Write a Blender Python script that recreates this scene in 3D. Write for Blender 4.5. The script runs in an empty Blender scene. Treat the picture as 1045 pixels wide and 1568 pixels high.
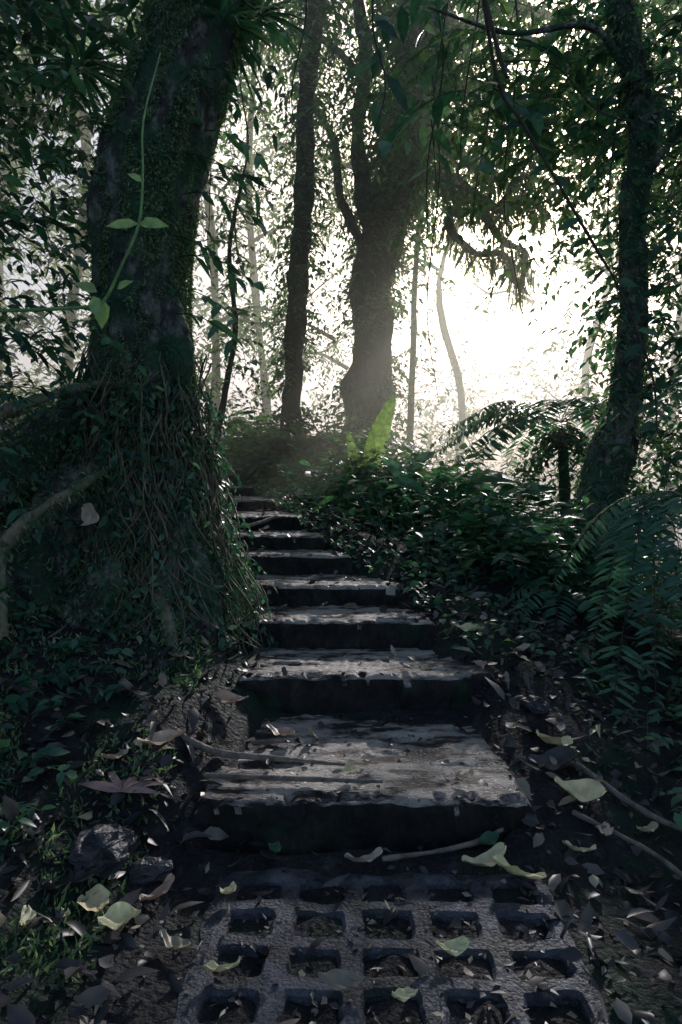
import bpy, math, random
import numpy as np
from mathutils import Vector, noise
random.seed(7); rng=np.random.default_rng(7)
scene=bpy.context.scene
COL=scene.collection

# ------------------------------------------------------------------ materials
def new_mat(name):
    m=bpy.data.materials.new(name); m.use_nodes=True
    nt=m.node_tree; nt.nodes.clear()
    return m,nt,nt.nodes,nt.links
def ramp(nodes,stops):
    r=nodes.new('ShaderNodeValToRGB'); e=r.color_ramp.elements
    while len(e)<len(stops): e.new(0.5)
    for i,(p,c) in enumerate(stops):
        e[i].position=p; e[i].color=(c[0],c[1],c[2],1)
    return r
def leaf_mat(name,stops,trans=0.35,rough=0.45,tint=(1.3,1.6,0.7),spec=0.5):
    m,nt,N,L=new_mat(name)
    at=N.new('ShaderNodeAttribute'); at.attribute_name='rnd'
    rp=ramp(N,stops); L.new(at.outputs['Fac'],rp.inputs[0])
    tc=N.new('ShaderNodeTexCoord'); nz=N.new('ShaderNodeTexNoise'); nz.inputs['Scale'].default_value=30
    L.new(tc.outputs['Object'],nz.inputs['Vector'])
    mx=N.new('ShaderNodeMix'); mx.data_type='RGBA'; mx.blend_type='MULTIPLY'; mx.inputs[0].default_value=0.7
    L.new(rp.outputs[0],mx.inputs[6])
    r2=ramp(N,[(0.3,(0.45,0.5,0.5)),(0.65,(1.2,1.2,1.1))]); L.new(nz.outputs['Fac'],r2.inputs[0]); L.new(r2.outputs[0],mx.inputs[7])
    p=N.new('ShaderNodeBsdfPrincipled'); p.inputs['Roughness'].default_value=rough
    p.inputs['Specular IOR Level'].default_value=spec
    L.new(mx.outputs[2],p.inputs['Base Color'])
    tr=N.new('ShaderNodeBsdfTranslucent')
    m2=N.new('ShaderNodeMix'); m2.data_type='RGBA'; m2.blend_type='MULTIPLY'; m2.inputs[0].default_value=1
    L.new(mx.outputs[2],m2.inputs[6]); m2.inputs[7].default_value=(*tint,1)
    L.new(m2.outputs[2],tr.inputs['Color'])
    ms=N.new('ShaderNodeMixShader'); ms.inputs[0].default_value=trans
    L.new(p.outputs[0],ms.inputs[1]); L.new(tr.outputs[0],ms.inputs[2])
    o=N.new('ShaderNodeOutputMaterial'); L.new(ms.outputs[0],o.inputs[0])
    return m
def noise_mat(name,stops,scale=8,rough=(0.4,0.9),bump=0.5,stretch=(1,1,1),bscale=40,moss=None,dist=0.01,spec=0.5):
    m,nt,N,L=new_mat(name)
    tc=N.new('ShaderNodeTexCoord'); mp=N.new('ShaderNodeMapping'); mp.inputs['Scale'].default_value=stretch
    L.new(tc.outputs['Object'],mp.inputs['Vector'])
    nz=N.new('ShaderNodeTexNoise'); nz.inputs['Scale'].default_value=scale; nz.inputs['Detail'].default_value=8; nz.inputs['Roughness'].default_value=0.65
    L.new(mp.outputs[0],nz.inputs['Vector'])
    rp=ramp(N,stops); L.new(nz.outputs['Fac'],rp.inputs[0])
    col=rp.outputs[0]
    nb=N.new('ShaderNodeTexNoise'); nb.inputs['Scale'].default_value=bscale; nb.inputs['Detail'].default_value=6
    L.new(mp.outputs[0],nb.inputs['Vector'])
    if moss:
        nm=N.new('ShaderNodeTexNoise'); nm.inputs['Scale'].default_value=moss[1]; nm.inputs['Detail'].default_value=6
        L.new(tc.outputs['Object'],nm.inputs['Vector'])
        rm=ramp(N,[(moss[2],(0,0,0)),(moss[2]+0.1,(1,1,1))]); L.new(nm.outputs['Fac'],rm.inputs[0])
        mx=N.new('ShaderNodeMix'); mx.data_type='RGBA'; L.new(rm.outputs[0],mx.inputs[0]); L.new(col,mx.inputs[6]); mx.inputs[7].default_value=(*moss[0],1)
        col=mx.outputs[2]
    p=N.new('ShaderNodeBsdfPrincipled'); L.new(col,p.inputs['Base Color']); p.inputs['Specular IOR Level'].default_value=spec
    rr=N.new('ShaderNodeMapRange'); rr.inputs['To Min'].default_value=rough[0]; rr.inputs['To Max'].default_value=rough[1]
    rr.inputs['From Min'].default_value=0.3; rr.inputs['From Max'].default_value=0.7
    L.new(nb.outputs['Fac'],rr.inputs['Value']); L.new(rr.outputs[0],p.inputs['Roughness'])
    ad=N.new('ShaderNodeMath'); ad.operation='ADD'; L.new(nz.outputs['Fac'],ad.inputs[0]); L.new(nb.outputs['Fac'],ad.inputs[1])
    b=N.new('ShaderNodeBump'); b.inputs['Strength'].default_value=bump; b.inputs['Distance'].default_value=dist
    L.new(ad.outputs[0],b.inputs['Height']); L.new(b.outputs[0],p.inputs['Normal'])
    o=N.new('ShaderNodeOutputMaterial'); L.new(p.outputs[0],o.inputs[0])
    return m

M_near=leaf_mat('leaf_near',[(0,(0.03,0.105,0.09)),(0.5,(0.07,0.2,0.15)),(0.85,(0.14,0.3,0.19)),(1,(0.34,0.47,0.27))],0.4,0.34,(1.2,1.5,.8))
M_moss=leaf_mat('moss_tufts',[(0,(0.06,0.14,0.095)),(0.6,(0.17,0.28,0.16)),(1,(0.42,0.5,0.33))],0.3,0.6)
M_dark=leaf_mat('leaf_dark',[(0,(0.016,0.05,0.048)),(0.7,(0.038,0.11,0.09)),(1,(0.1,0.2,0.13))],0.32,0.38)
M_mid=leaf_mat('leaf_mid',[(0,(0.04,0.11,0.075)),(0.6,(0.085,0.18,0.105)),(1,(0.2,0.29,0.13))],0.52,0.42,(1.5,1.65,.85))
M_far=leaf_mat('leaf_far',[(0,(0.07,0.13,0.06)),(1,(0.18,0.24,0.085))],0.5,0.6,(1.6,1.75,.7))
M_big=leaf_mat('leaf_big',[(0,(0.24,0.34,0.14)),(1,(0.32,0.42,0.19))],0.45,0.4,(1.2,1.35,.85))
M_vine=leaf_mat('leaf_vine',[(0,(0.32,0.50,0.25)),(1,(0.45,0.63,0.34))],0.4,0.35)
M_litter=leaf_mat('leaf_litter',[(0,(0.026,0.028,0.036)),(0.45,(0.08,0.075,0.09)),(0.8,(0.21,0.185,0.18)),(1,(0.5,0.44,0.34))],0.08,0.42)
M_yellow=leaf_mat('leaf_yellow',[(0,(0.85,0.74,0.48)),(0.5,(0.88,0.82,0.54)),(1,(0.84,0.82,0.5))],0.08,0.5,(1,1,.7))
M_tan=leaf_mat('leaf_tan',[(0,(0.5,0.36,0.31)),(1,(0.7,0.57,0.47))],0.1,0.5,(1,.9,.7))
M_red=leaf_mat('leaf_red',[(0,(0.42,0.27,0.27)),(1,(0.52,0.35,0.33))],0.1,0.5,(1,.8,.7))
M_bark=noise_mat('bark_dark',[(0.3,(0.03,0.034,0.037)),(0.48,(0.085,0.093,0.09)),(0.60,(0.34,0.36,0.33))],18,(0.6,0.95),1.0,(1,1,0.6),80,((0.05,0.14,0.08),5,0.48),0.03)
M_barkfar=noise_mat('bark_far',[(0.3,(0.02,0.022,0.018)),(0.7,(0.06,0.06,0.045))],5,(0.8,0.98),0.8,(1,1,0.4),30,((0.035,0.07,0.03),3,0.46),0.04,.2)
M_twig=noise_mat('twig',[(0.3,(0.03,0.025,0.02)),(0.7,(0.09,0.07,0.05))],20,(0.5,0.9),0.4)
M_stick=noise_mat('stick',[(0.3,(0.07,0.06,0.055)),(0.7,(0.34,0.3,0.26))],30,(0.5,0.9),0.6)
M_root=noise_mat('root',[(0.3,(0.08,0.075,0.055)),(0.7,(0.38,0.35,0.25))],20,(0.6,0.95),0.5,(1,1,1),50,((0.09,0.17,0.075),9,0.5))
M_stem=noise_mat('stem_green',[(0.3,(0.07,0.12,0.05)),(0.7,(0.12,0.19,0.07))],20,(0.4,0.6),0.2)
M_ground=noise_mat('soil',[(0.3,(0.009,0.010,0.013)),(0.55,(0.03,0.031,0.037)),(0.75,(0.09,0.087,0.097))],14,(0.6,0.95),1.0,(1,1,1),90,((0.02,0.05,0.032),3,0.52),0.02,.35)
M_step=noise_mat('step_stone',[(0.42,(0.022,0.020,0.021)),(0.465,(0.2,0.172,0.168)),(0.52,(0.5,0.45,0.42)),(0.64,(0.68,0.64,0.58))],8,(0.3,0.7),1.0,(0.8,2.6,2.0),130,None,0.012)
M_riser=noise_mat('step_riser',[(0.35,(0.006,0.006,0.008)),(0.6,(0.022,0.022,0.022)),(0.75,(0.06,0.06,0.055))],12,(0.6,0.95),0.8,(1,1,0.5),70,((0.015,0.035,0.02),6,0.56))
M_paver=noise_mat('paver_concrete',[(0.38,(0.025,0.028,0.038)),(0.52,(0.085,0.094,0.122)),(0.75,(0.2,0.21,0.25))],12,(0.4,0.85),1.0,(1,1,1),150,((0.028,0.038,0.04),7,0.54),0.008)
M_rock=noise_mat('rock',[(0.3,(0.02,0.022,0.03)),(0.6,(0.07,0.076,0.095)),(0.8,(0.22,0.24,0.27))],9,(0.25,0.6),1.0,(1,1,1),50)

# ------------------------------------------------------------------ stairs data / terrain
EL,AZ=math.radians(25),math.radians(17)
SUN=np.array([math.sin(AZ)*math.cos(EL),math.cos(AZ)*math.cos(EL),math.sin(EL)])
ST=[ # y front, z top, x left, x right
(1.57,.111,-.34,.45),(2.146,.234,-.33,.50),(2.51,.335,-.44,.35),(2.81,.418,-.53,.27),(3.15,.508,-.65,.05),
(3.40,.58,-.74,-.08),(3.77,.66,-.86,-.22),(4.37,.735,-1.05,-.42),(5.49,.814,-1.35,-.70),(6.3,.93,-1.62,-.98),(7.0,1.03,-1.8,-1.15),(7.7,1.1,-2.1,-1.4)]
ys=np.array([-50,0,1.5]+[s[0]+0.05 for s in ST]+[9,12,30,300]); zs=np.array([0,0,0]+[s[1]-0.04 for s in ST]+[1.1,.9,-3,-25])
cxs=np.array([.05,.05,.05]+[(s[2]+s[3])/2 for s in ST]+[-2.2,-3,-3,-3])
def path_z(y): return np.interp(y,ys,zs)
def path_c(y): return np.interp(y,ys,cxs)
def shades_path(P,hmin):
    """True for points blocking sun on the stairs; leaves there are thinned for light"""
    z1=.4
    for _ in range(3):
        t=(P[:,2]-z1)/SUN[2]; qx=P[:,0]-SUN[0]*t; qy=P[:,1]-SUN[1]*t; z1=path_z(qy)+.03
    return (np.abs(qx-path_c(qy))<.44)&(qy>1.58)&(qy<5.2)&(P[:,2]-z1>hmin)

# ------------------------------------------------------------------ mesh helpers
def link(ob,parent=None):
    COL.objects.link(ob)
    if parent: ob.parent=parent
    return ob
def empty(name):
    e=bpy.data.objects.new(name,None); e.empty_display_size=0.2; COL.objects.link(e); return e
def mesh_np(name,V,loops,starts,mat,rnd=None,smooth=False,parent=None):
    me=bpy.data.meshes.new(name)
    me.vertices.add(len(V)); me.vertices.foreach_set('co',V.astype(np.float32).ravel())
    me.loops.add(len(loops)); me.loops.foreach_set('vertex_index',loops.astype(np.int32))
    me.polygons.add(len(starts)); me.polygons.foreach_set('loop_start',starts.astype(np.int32))
    me.update(calc_edges=True)
    if smooth: me.polygons.foreach_set('use_smooth',np.ones(len(starts),dtype=bool))
    if rnd is not None:
        a=me.attributes.new('rnd','FLOAT','POINT'); a.data.foreach_set('value',rnd.astype(np.float32))
    me.materials.append(mat); me.validate()
    return link(bpy.data.objects.new(name,me),parent)
def nrm(a): return a/np.maximum(np.linalg.norm(a,axis=-1,keepdims=True),1e-9)
def leaves(name,P,D,Nn,Ln,W,mat,parent=None,curl=0.25,fold=0.25,detail=True,rnd=None,keep=False):
    n=len(P); D=nrm(D); S=nrm(np.cross(D,Nn)); Nn=nrm(np.cross(S,D))
    Ln=np.broadcast_to(Ln,(n,)); W=np.broadcast_to(W,(n,)); curl=np.broadcast_to(curl,(n,)); fold=np.broadcast_to(fold,(n,))
    if rnd is None: rnd=rng.random(n)
    if n>150 and not keep:
        kp=~(shades_path(P+D*(Ln*.5)[:,None],.10)&(rng.random(n)<.92))
        P,D,S,Nn,Ln,W,curl,fold,rnd=[q[kp] for q in (P,D,S,Nn,Ln,W,curl,fold,rnd)]; n=len(P)
    def pt(t,s):
        return (P+D*(Ln*t)[:,None]-Nn*(curl*Ln*t*t)[:,None]+S*(s*W*0.5)[:,None]+Nn*(abs(s)*fold*W*0.5)[:,None])
    if detail:
        V=np.stack([pt(0,0),pt(.28,-.9),pt(.3,0),pt(.28,.9),pt(.62,-.85),pt(.66,0),pt(.62,.85),pt(1,0)],1)
        pat=[0,1,2, 0,2,3, 1,4,5,2, 2,5,6,3, 4,7,5, 5,7,6]; st=[0,3,6,10,14,17]; nv=8
    else:
        V=np.stack([pt(0,0),pt(.42,-1),pt(1,0),pt(.42,1)],1)
        pat=[0,1,2,0,2,3]; st=[0,3]; nv=4
    pat=np.array(pat); st=np.array(st); k=np.arange(n)[:,None]
    return mesh_np(name,V.reshape(-1,3),(k*nv+pat).ravel(),(k*len(pat)+st).ravel(),mat,np.repeat(rnd,nv),False,parent)
def twigs(name,PL,R,mat,parent=None):
    m,k,_=PL.shape
    T=nrm(np.gradient(PL,axis=1)); up=np.array([0.13,0.21,0.97])
    A=nrm(np.cross(T,up)); B=nrm(np.cross(T,A))
    R=np.broadcast_to(R,(m,))[:,None,None]*np.linspace(1,0.35,k)[None,:,None]
    ring=[PL+R*(A*math.cos(a)+B*math.sin(a)) for a in (0,2.094,4.189)]
    V=np.stack(ring,2).reshape(-1,3)
    f=[]
    for i in range(k-1):
        for j in range(3):
            j2=(j+1)%3; f+= [i*3+j,i*3+j2,(i+1)*3+j2,(i+1)*3+j]
    f=np.array(f); kk=np.arange(m)[:,None]
    L=(kk*k*3+f).ravel()
    return mesh_np(name,V,L,np.arange(0,len(L),4),mat,None,True,parent)
UP=np.array([0,0,1.0])
def sprays(S,D,Ln,k,leafL,ratio=0.45,droop=0.35,side=0.8,taper=False,jit=0.3,seg=6,upn=1.0):
    """leafy branchlets: returns leaf arrays + twig polylines"""
    m=len(S); D=nrm(D); Ln=np.broadcast_to(Ln,(m,)); droop=np.broadcast_to(droop,(m,)); leafL=np.broadcast_to(leafL,(m,))
    def cur(t):
        t=np.asarray(t)
        return S[:,None]+D[:,None]*(Ln[:,None]*t)[...,None]-UP*((droop*Ln)[:,None]*t*t)[...,None]
    tl=np.linspace(0,1,seg)[None].repeat(m,0); PL=cur(tl)
    t=np.linspace(0.12,1,k)[None]+rng.normal(0,0.015,(m,k)); t=np.clip(t,0.03,1)
    Q=cur(t); T=nrm(D[:,None]-UP*(2*droop[:,None]*t)[...,None])
    Sd=nrm(np.cross(T,UP)+1e-4); sg=np.where(np.arange(k)%2==0,1,-1)[None,:,None]
    LD=T*(1-side*0.75)+Sd*sg*side-UP*0.12+rng.normal(0,jit,(m,k,3))*0.7
    if taper: NN=nrm(np.cross(Sd,T))+rng.normal(0,jit,(m,k,3))
    else: NN=UP*upn+rng.normal(0,jit+0.1,(m,k,3))
    if taper: LL=leafL[:,None]*np.power(np.sin(np.pi*np.clip(t*0.93+0.05,0,1)),0.7)
    else: LL=leafL[:,None]*rng.uniform(0.6,1.15,(m,k))
    base=rng.random((m,1))*0.6
    rn=np.clip(base+rng.random((m,k))*0.4,0,1)
    return Q.reshape(-1,3),LD.reshape(-1,3),NN.reshape(-1,3),LL.ravel(),(LL*ratio).ravel(),rn.ravel(),PL
def foliage(name,S,D,Ln,k,leafL,mat,parent=None,detail=True,twr=0.003,twmat=None,curl=0.25,keep=False,**kw):
    m=len(S); Dn=nrm(np.asarray(D,float)); Lb=np.broadcast_to(Ln,(m,))
    if not keep:
        kp=~(shades_path(S+Dn*(Lb*.5)[:,None],.3)&(rng.random(m)<.88)); S=S[kp]; D=np.asarray(D)[kp]
        if np.ndim(Ln): Ln=Ln[kp]
        if np.ndim(leafL): leafL=leafL[kp]
    if len(S)==0: return None
    Q,LD,NN,LL,W,rn,PL=sprays(S,D,Ln,k,leafL,**kw)
    o=leaves(name,Q,LD,NN,LL,W,mat,parent,detail=detail,rnd=rn,curl=curl,keep=keep)
    if twr: 
        p=parent if parent else o
        twigs(name+'_twigs',PL,twr,twmat or M_twig,p)
    return o
def catmull(P,n):
    P=[np.array(p,float) for p in P]; P=[2*P[0]-P[1]]+P+[2*P[-1]-P[-2]]
    out=[]
    for i in range(1,len(P)-2):
        a,b,c,d=P[i-1:i+3]
        for j in range(n):
            t=j/n
            out.append(0.5*((2*b)+(-a+c)*t+(2*a-5*b+4*c-d)*t*t+(-a+3*b-3*c+d)*t**3))
    out.append(P[-2]); return np.array(out)
def tube(name,pts,mat,parent=None,n=6,sides=12,amp=0.08,freq=4,flute=None,vs=0.5):
    C=catmull(pts,n); m=len(C); P=C[:,:3]; R=np.maximum(C[:,3],0.0015)
    T=nrm(np.gradient(P,axis=0)); ref=np.array([0,1.0,0.05]) if abs(T[:,1]).mean()<0.8 else np.array([0,0,1.0])
    A=nrm(np.cross(T,ref)); B=nrm(np.cross(T,A))
    V=np.zeros((m,sides,3))
    for i in range(m):
        for j in range(sides):
            a=2*math.pi*j/sides; d=A[i]*math.cos(a)+B[i]*math.sin(a)
            q=P[i]+d*R[i]; r=R[i]
            nv=noise.noise(Vector((q[0]*freq,q[1]*freq,q[2]*freq*vs)))+0.5*noise.noise(Vector((q[0]*freq*2.7,q[1]*freq*2.7,q[2]*freq*2.7*vs)))+0.35*noise.noise(Vector((q[0]*freq*7,q[1]*freq*7,q[2]*freq*5*vs)))
            r*=1+amp*nv
            if flute: r*=1+flute(P[i][2])*(0.6*math.cos(5*a+P[i][2]*1.5)+0.4*math.cos(3*a+1))
            V[i,j]=P[i]+d*r
    f=[]
    for i in range(m-1):
        for j in range(sides):
            j2=(j+1)%sides; f+=[i*sides+j,i*sides+j2,(i+1)*sides+j2,(i+1)*sides+j]
    f=np.array(f)
    o=mesh_np(name,V.reshape(-1,3),f,np.arange(0,len(f),4),mat,None,True,parent)
    return o,V
def U(a,b,n): return rng.uniform(a,b,n)
def vec(l): return np.array(l,float)
def cover(V,n,parent,name='moss',mat=None,L=(.008,.03),w=.3,down=.7):
    """tufts growing from the surface of a tube"""
    c=V.mean(1,keepdims=True); i=rng.integers(0,V.shape[0]-1,n); j=rng.integers(0,V.shape[1],n); t=rng.random(n)[:,None]
    P=V[i,j]*(1-t)+V[i+1,j]*t; O=nrm(V[i,j]-c[i,0]); P=P+rng.normal(0,.01,(n,3))
    ln=U(L[0],L[1],n)
    leaves(name,P,O*.6-UP*down+rng.normal(0,.4,(n,3)),O+rng.normal(0,.4,(n,3)),ln,ln*w,mat or M_moss,parent,detail=False)

def terrain(x,y):
    p=path_z(y); u=x-path_c(y)
    l=np.clip(-u-.36,0,50); r=np.clip(u-.40,0,400)
    gl=np.interp(y,[-5,0.8,1.8,2.6,6,12],[.1,.12,.3,.42,.35,.2])
    left=gl*np.minimum(l,3)+0.25*np.clip(l-.8,0,1.5)
    right=-0.10*np.minimum(r,2)+0.0*r
    dr=np.clip((r-.9),0,20)*np.interp(y,[1.5,4,6,10],[0,0.15,.35,.3])
    berm=np.interp(y,[1.55,1.9,5,8],[0,.05,.05,0])*np.exp(-((np.abs(u)-.54)/.13)**2)
    return p+left+right-dr+berm
def nz2(x,y,s,seed=0): return noise.noise(Vector((x*s,y*s,seed)))
PX0,PX1,PY0=-.265,.385,1.455
def gz(x,y):
    z=float(terrain(np.array(x),np.array(y)))
    if abs(x)<12 and abs(y)<20:
        a=0.02 if (abs(x-path_c(y))<.5) else 0.05
        z+=a*(nz2(x,y,2.2)+.6*nz2(x,y,7,3)+.35*nz2(x,y,19,5))
    if PX0-.01<x<PX1+.01 and .2<y<PY0: z=-0.010+0.02*nz2(x,y,25,2)
    return z
def ground():
    n=300
    u=np.linspace(-1,1,n); xs=np.sinh(u*6.6)/math.sinh(6.6)*300
    yy=xs+2.0
    X,Y=np.meshgrid(xs,yy); Z=np.zeros_like(X)
    for i in range(n):
        for j in range(n):
            x,y=X[i,j],Y[i,j]; Z[i,j]=gz(x,y)
            if abs(x-path_c(y))<.33 and 1.56<y<8: Z[i,j]-=0.06
    idx=np.arange(n*n).reshape(n,n)
    f=np.stack([idx[:-1,:-1],idx[:-1,1:],idx[1:,1:],idx[1:,:-1]],-1).reshape(-1)
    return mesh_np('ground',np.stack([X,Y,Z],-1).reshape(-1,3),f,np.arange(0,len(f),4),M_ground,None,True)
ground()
def surf(x,y):
    t=gz(x,y)
    for i in range(len(ST)-1,-1,-1):
        s=ST[i]; y1=ST[i+1][0] if i+1<len(ST) else s[0]+.5
        if s[0]<=y<y1+0.0 and s[2]<=x<s[3]: return max(s[1],t) if abs(x-(s[2]+s[3])/2)>.35 else s[1]
    if PX0<x<PX1 and .4<y<PY0: return 0.0
    return t

stairs=empty('stone_stairs')
def step(i,s):
    y0,zt,xl,xr=s; y1=ST[i+1][0]+.03 if i+1<len(ST) else y0+.5
    nx=150 if i<4 else 80
    prof=[]
    zb=zt-.2
    for t in np.linspace(0,1,9): prof.append((y0+.012*(1-t),zb+(zt-.012-zb)*t,0))
    prof.append((y0+.002,zt-.006,0)); prof.append((y0+.009,zt,1))
    nt=max(14,int((y1-y0)/(.008 if i<3 else .012)))
    for t in np.linspace(0,1,nt)[1:]: prof.append((y0+.009+(y1-y0)*t,zt,1))
    V=[];F=[]
    for a in range(nx):
        x=xl+(xr-xl)*a/(nx-1)
        e=min(a,nx-1-a)/(nx-1)
        for (y,z,top) in prof:
            jag=.018*nz2(x*1,z*2,5,i*3.1)+.016*nz2(x,z,17,i+9)+.010*nz2(x,z,40,i+2)
            yy=y+jag*(1 if y<y0+.05 else 0.3)
            zz=z
            if top:
                h=noise.noise(Vector((x*5,y*14,i*2.3)))+.7*noise.noise(Vector((x*15,y*36,i*5.3)))+.5*noise.noise(Vector((x*45,y*60,i)))
                zz+=.006*h
                g=noise.noise(Vector((x*3,y*20,i*4.1+7)))
                if g>.25: zz-=.05*min(g-.25,.3)
                chip=noise.noise(Vector((x*14,i*7.7,1.2)))+.5*noise.noise(Vector((x*37,i*3.7,2.2)))
                if y<y0+.035 and chip>.12: zz-=.05*(chip-.1)
            else: zz+=.006*nz2(x,z,9,i)
            zz-=.03*max(0,1-e/.035)**2
            V.append((x+.01*nz2(y,z,12,i+.5),yy,zz))
    m=len(prof)
    for a in range(nx-1):
        for b in range(m-1): F.append((a*m+b,(a+1)*m+b,(a+1)*m+b+1,a*m+b+1))
    for a in (0,nx-1):
        ring=[a*m+b for b in range(m)]; k=len(V); V.append((V[ring[-1]][0],V[ring[-1]][1],zb)); F.append(tuple(ring+[k]) if a else tuple((ring+[k])[::-1]))
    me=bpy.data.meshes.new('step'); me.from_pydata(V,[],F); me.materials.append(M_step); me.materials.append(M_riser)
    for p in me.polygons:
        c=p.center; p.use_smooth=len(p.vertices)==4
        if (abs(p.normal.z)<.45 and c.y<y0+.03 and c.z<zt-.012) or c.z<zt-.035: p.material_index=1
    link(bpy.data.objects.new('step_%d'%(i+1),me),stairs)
for i,s in enumerate(ST): step(i,s)

# ------------------------------------------------------------------ grass paver
def paver():
    nx_,ny_=5,9
    px,py=(PX1-PX0)/nx_,.105; x0,y0=PX0,PY0
    V=[];F=[]
    def cell(cx,cy):
        b=len(V); n=24
        hw,hh=.045+random.uniform(-.004,.003),.035+random.uniform(-.004,.003); jx=random.uniform(-.004,.004)
        for i in range(n):
            a=2*math.pi*i/n
            c,s=math.cos(a),math.sin(a)
            k=1/max(abs(c),abs(s)); ox,oy=c*k*px/2,s*k*py/2
            e=8; r=(abs(c)**e+abs(s)**e)**(-1/e); w=.005*nz2(cx+c*.05,cy+s*.05,40,1)
            ix,iy=c*r*hw+jx,s*r*hh
            ch=.006
            top=.004+.009*nz2(cx+ox,cy+oy,9,4)
            V.append((cx+ox,cy+oy,top)); 
            V.append((cx+ix*(1+ch/hw)+w,cy+iy*(1+ch/hh)+w,top+.001*nz2(cx+ix,cy+iy,30,3)))
            V.append((cx+ix+w,cy+iy+w,top-.008))
            V.append((cx+ix*.9+w,cy+iy*.9+w,top-.07))
        for i in range(n):
            j=(i+1)%n
            for q in range(3): F.append((b+i*4+q,b+j*4+q,b+j*4+q+1,b+i*4+q+1))
    for a in range(nx_):
        for c in range(ny_): cell(x0+px*(a+.5),y0-py*(c+.5))
    X1=x0+px*nx_;Y1=y0-py*ny_
    per=[]
    for t in np.linspace(0,1,30)[:-1]: per.append((x0+(X1-x0)*t,y0,0,1))
    for t in np.linspace(0,1,40)[:-1]: per.append((X1,y0+(Y1-y0)*t,1,0))
    for t in np.linspace(0,1,30)[:-1]: per.append((X1+(x0-X1)*t,Y1,0,-1))
    for t in np.linspace(0,1,40)[:-1]: per.append((x0,Y1+(y0-Y1)*t,-1,0))
    b=len(V)
    for (x,y,nx1,ny1) in per:
        w=.022+.02*nz2(x,y,14,8); top=.004+.009*nz2(x,y,9,4)
        V.append((x,y,top)); V.append((x+nx1*w,y+ny1*w,top-.006)); V.append((x+nx1*(w+.02),y+ny1*(w+.02),-.05))
    k=len(per)
    for i in range(k):
        j=(i+1)%k
        for q in range(2): F.append((b+i*3+q,b+i*3+q+1,b+j*3+q+1,b+j*3+q))
    me=bpy.data.meshes.new('grass_paver'); me.from_pydata(V,[],F); me.materials.append(M_paver)
    o=link(bpy.data.objects.new('grass_paver',me)); o.rotation_euler=(0,0,math.radians(-1.2))
paver()

# ------------------------------------------------------------------ left mossy tree
lt=empty('mossy_tree')
pts=[(-.72,2.62,-.25,.55),(-.72,2.62,.19,.43),(-.735,2.6,.57,.29),(-.75,2.6,.9,.22),(-.755,2.6,1.19,.185),(-.757,2.6,1.56,.165),(-.745,2.6,1.935,.185),(-.677,2.6,2.18,.185),(-.60,2.6,2.43,.18),(-.555,2.62,2.7,.175),(-.5,2.7,3.3,.17),(-.45,2.8,4.5,.16),(-.6,2.9,6.5,.12),(-.5,3,8,.05)]
o,V=tube('trunk',pts,M_bark,lt,n=16,sides=84,amp=.16,freq=5,flute=lambda z:.16*math.exp(-max(z,0)*2.2)+.03)
tube('burl',[(-.62,2.50,1.52,.02),(-.605,2.48,1.43,.045),(-.59,2.48,1.33,.055),(-.575,2.48,1.24,.04),(-.56,2.48,1.16,.008)],M_bark,lt,n=6,sides=16,amp=.5,freq=14)
BT=[[(-.78,2.55,1.05,.12),(-.92,2.45,.78,.13),(-1.02,2.35,.5,.15),(-1.12,2.2,.25,.16),(-1.2,2.0,.05,.12)],
[(-.74,2.5,.75,.12),(-.80,2.35,.5,.12),(-.85,2.2,.3,.13),(-.9,2.0,.1,.12)],
[(-.85,2.6,1.2,.09),(-1.05,2.5,1.0,.10),(-1.25,2.4,.8,.12),(-1.5,2.3,.5,.14)],
[(-.62,2.5,.55,.10),(-.55,2.4,.35,.09),(-.52,2.3,.15,.07)]]
for i,b in enumerate(BT):
    _,Vb=tube('buttress_%d'%i,b,M_bark,lt,n=9,sides=26,amp=.35,freq=7)
    cover(Vb,5200,lt); cover(Vb,300,lt,'ivy',M_near,(.02,.045),.6,.3)
RP=[[(-.80,2.45,1.20,.022),(-.90,2.35,1.17,.016),(-1.0,2.2,1.10,.02),(-1.08,2.15,1.05,.016),(-1.10,2.1,.95,.02),(-1.07,2.05,.8,.016),(-1.0,2.0,.62,.016),(-.97,1.95,.4,.02)],
[(-.78,2.45,.92,.018),(-.86,2.2,.82,.014),(-.95,2.05,.72,.018),(-1.05,1.95,.55,.014),(-1.1,1.8,.35,.018)],
[(-.7,2.4,.7,.03),(-.62,2.3,.5,.02),(-.55,2.2,.36,.022),(-.5,2.1,.22,.02)]]
for i,r in enumerate(RP):
    _,Vb=tube('root_%d'%i,r,M_root,lt,n=9,sides=12,amp=.5,freq=16); cover(Vb,900,lt)
m=360; k=14
z0=U(.55,1.35,m); ang=U(-2.9,.25,m); ln=U(.25,.8,m)
C=catmull(pts,14)
def trunk_pt(z,a,off=0.0):
    cx=np.interp(z,C[:,2],C[:,0]); cy=np.interp(z,C[:,2],C[:,1]); r=np.interp(z,C[:,2],C[:,3])*1.04+off
    return np.stack([cx+r*np.cos(a),cy+r*np.sin(a),z],-1)
tt=np.linspace(0,1,k)[None]
zz=z0[:,None]-ln[:,None]*tt
aa=ang[:,None]+ (U(-.7,.7,m)[:,None]*tt)+.10*np.sin(tt*U(4,14,m)[:,None]+U(0,6,m)[:,None])
PL=trunk_pt(zz,aa,U(.0,.06,m)[:,None]+.025*np.sin(tt*9+U(0,6,m)[:,None]))
twigs('aerial_roots',PL,U(.0015,.005,m),M_root,lt)
m=80000; z=U(-.05,3.3,m); a=U(-3.6,.8,m)
msk=np.array([noise.noise(Vector((math.cos(aa_)*2,math.sin(aa_)*2,zz_*2.2)))+.5*noise.noise(Vector((math.cos(aa_)*6,math.sin(aa_)*6,zz_*7)))>(-.25 if zz_<1.3 else -.1) for aa_,zz_ in zip(a,z)])
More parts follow.
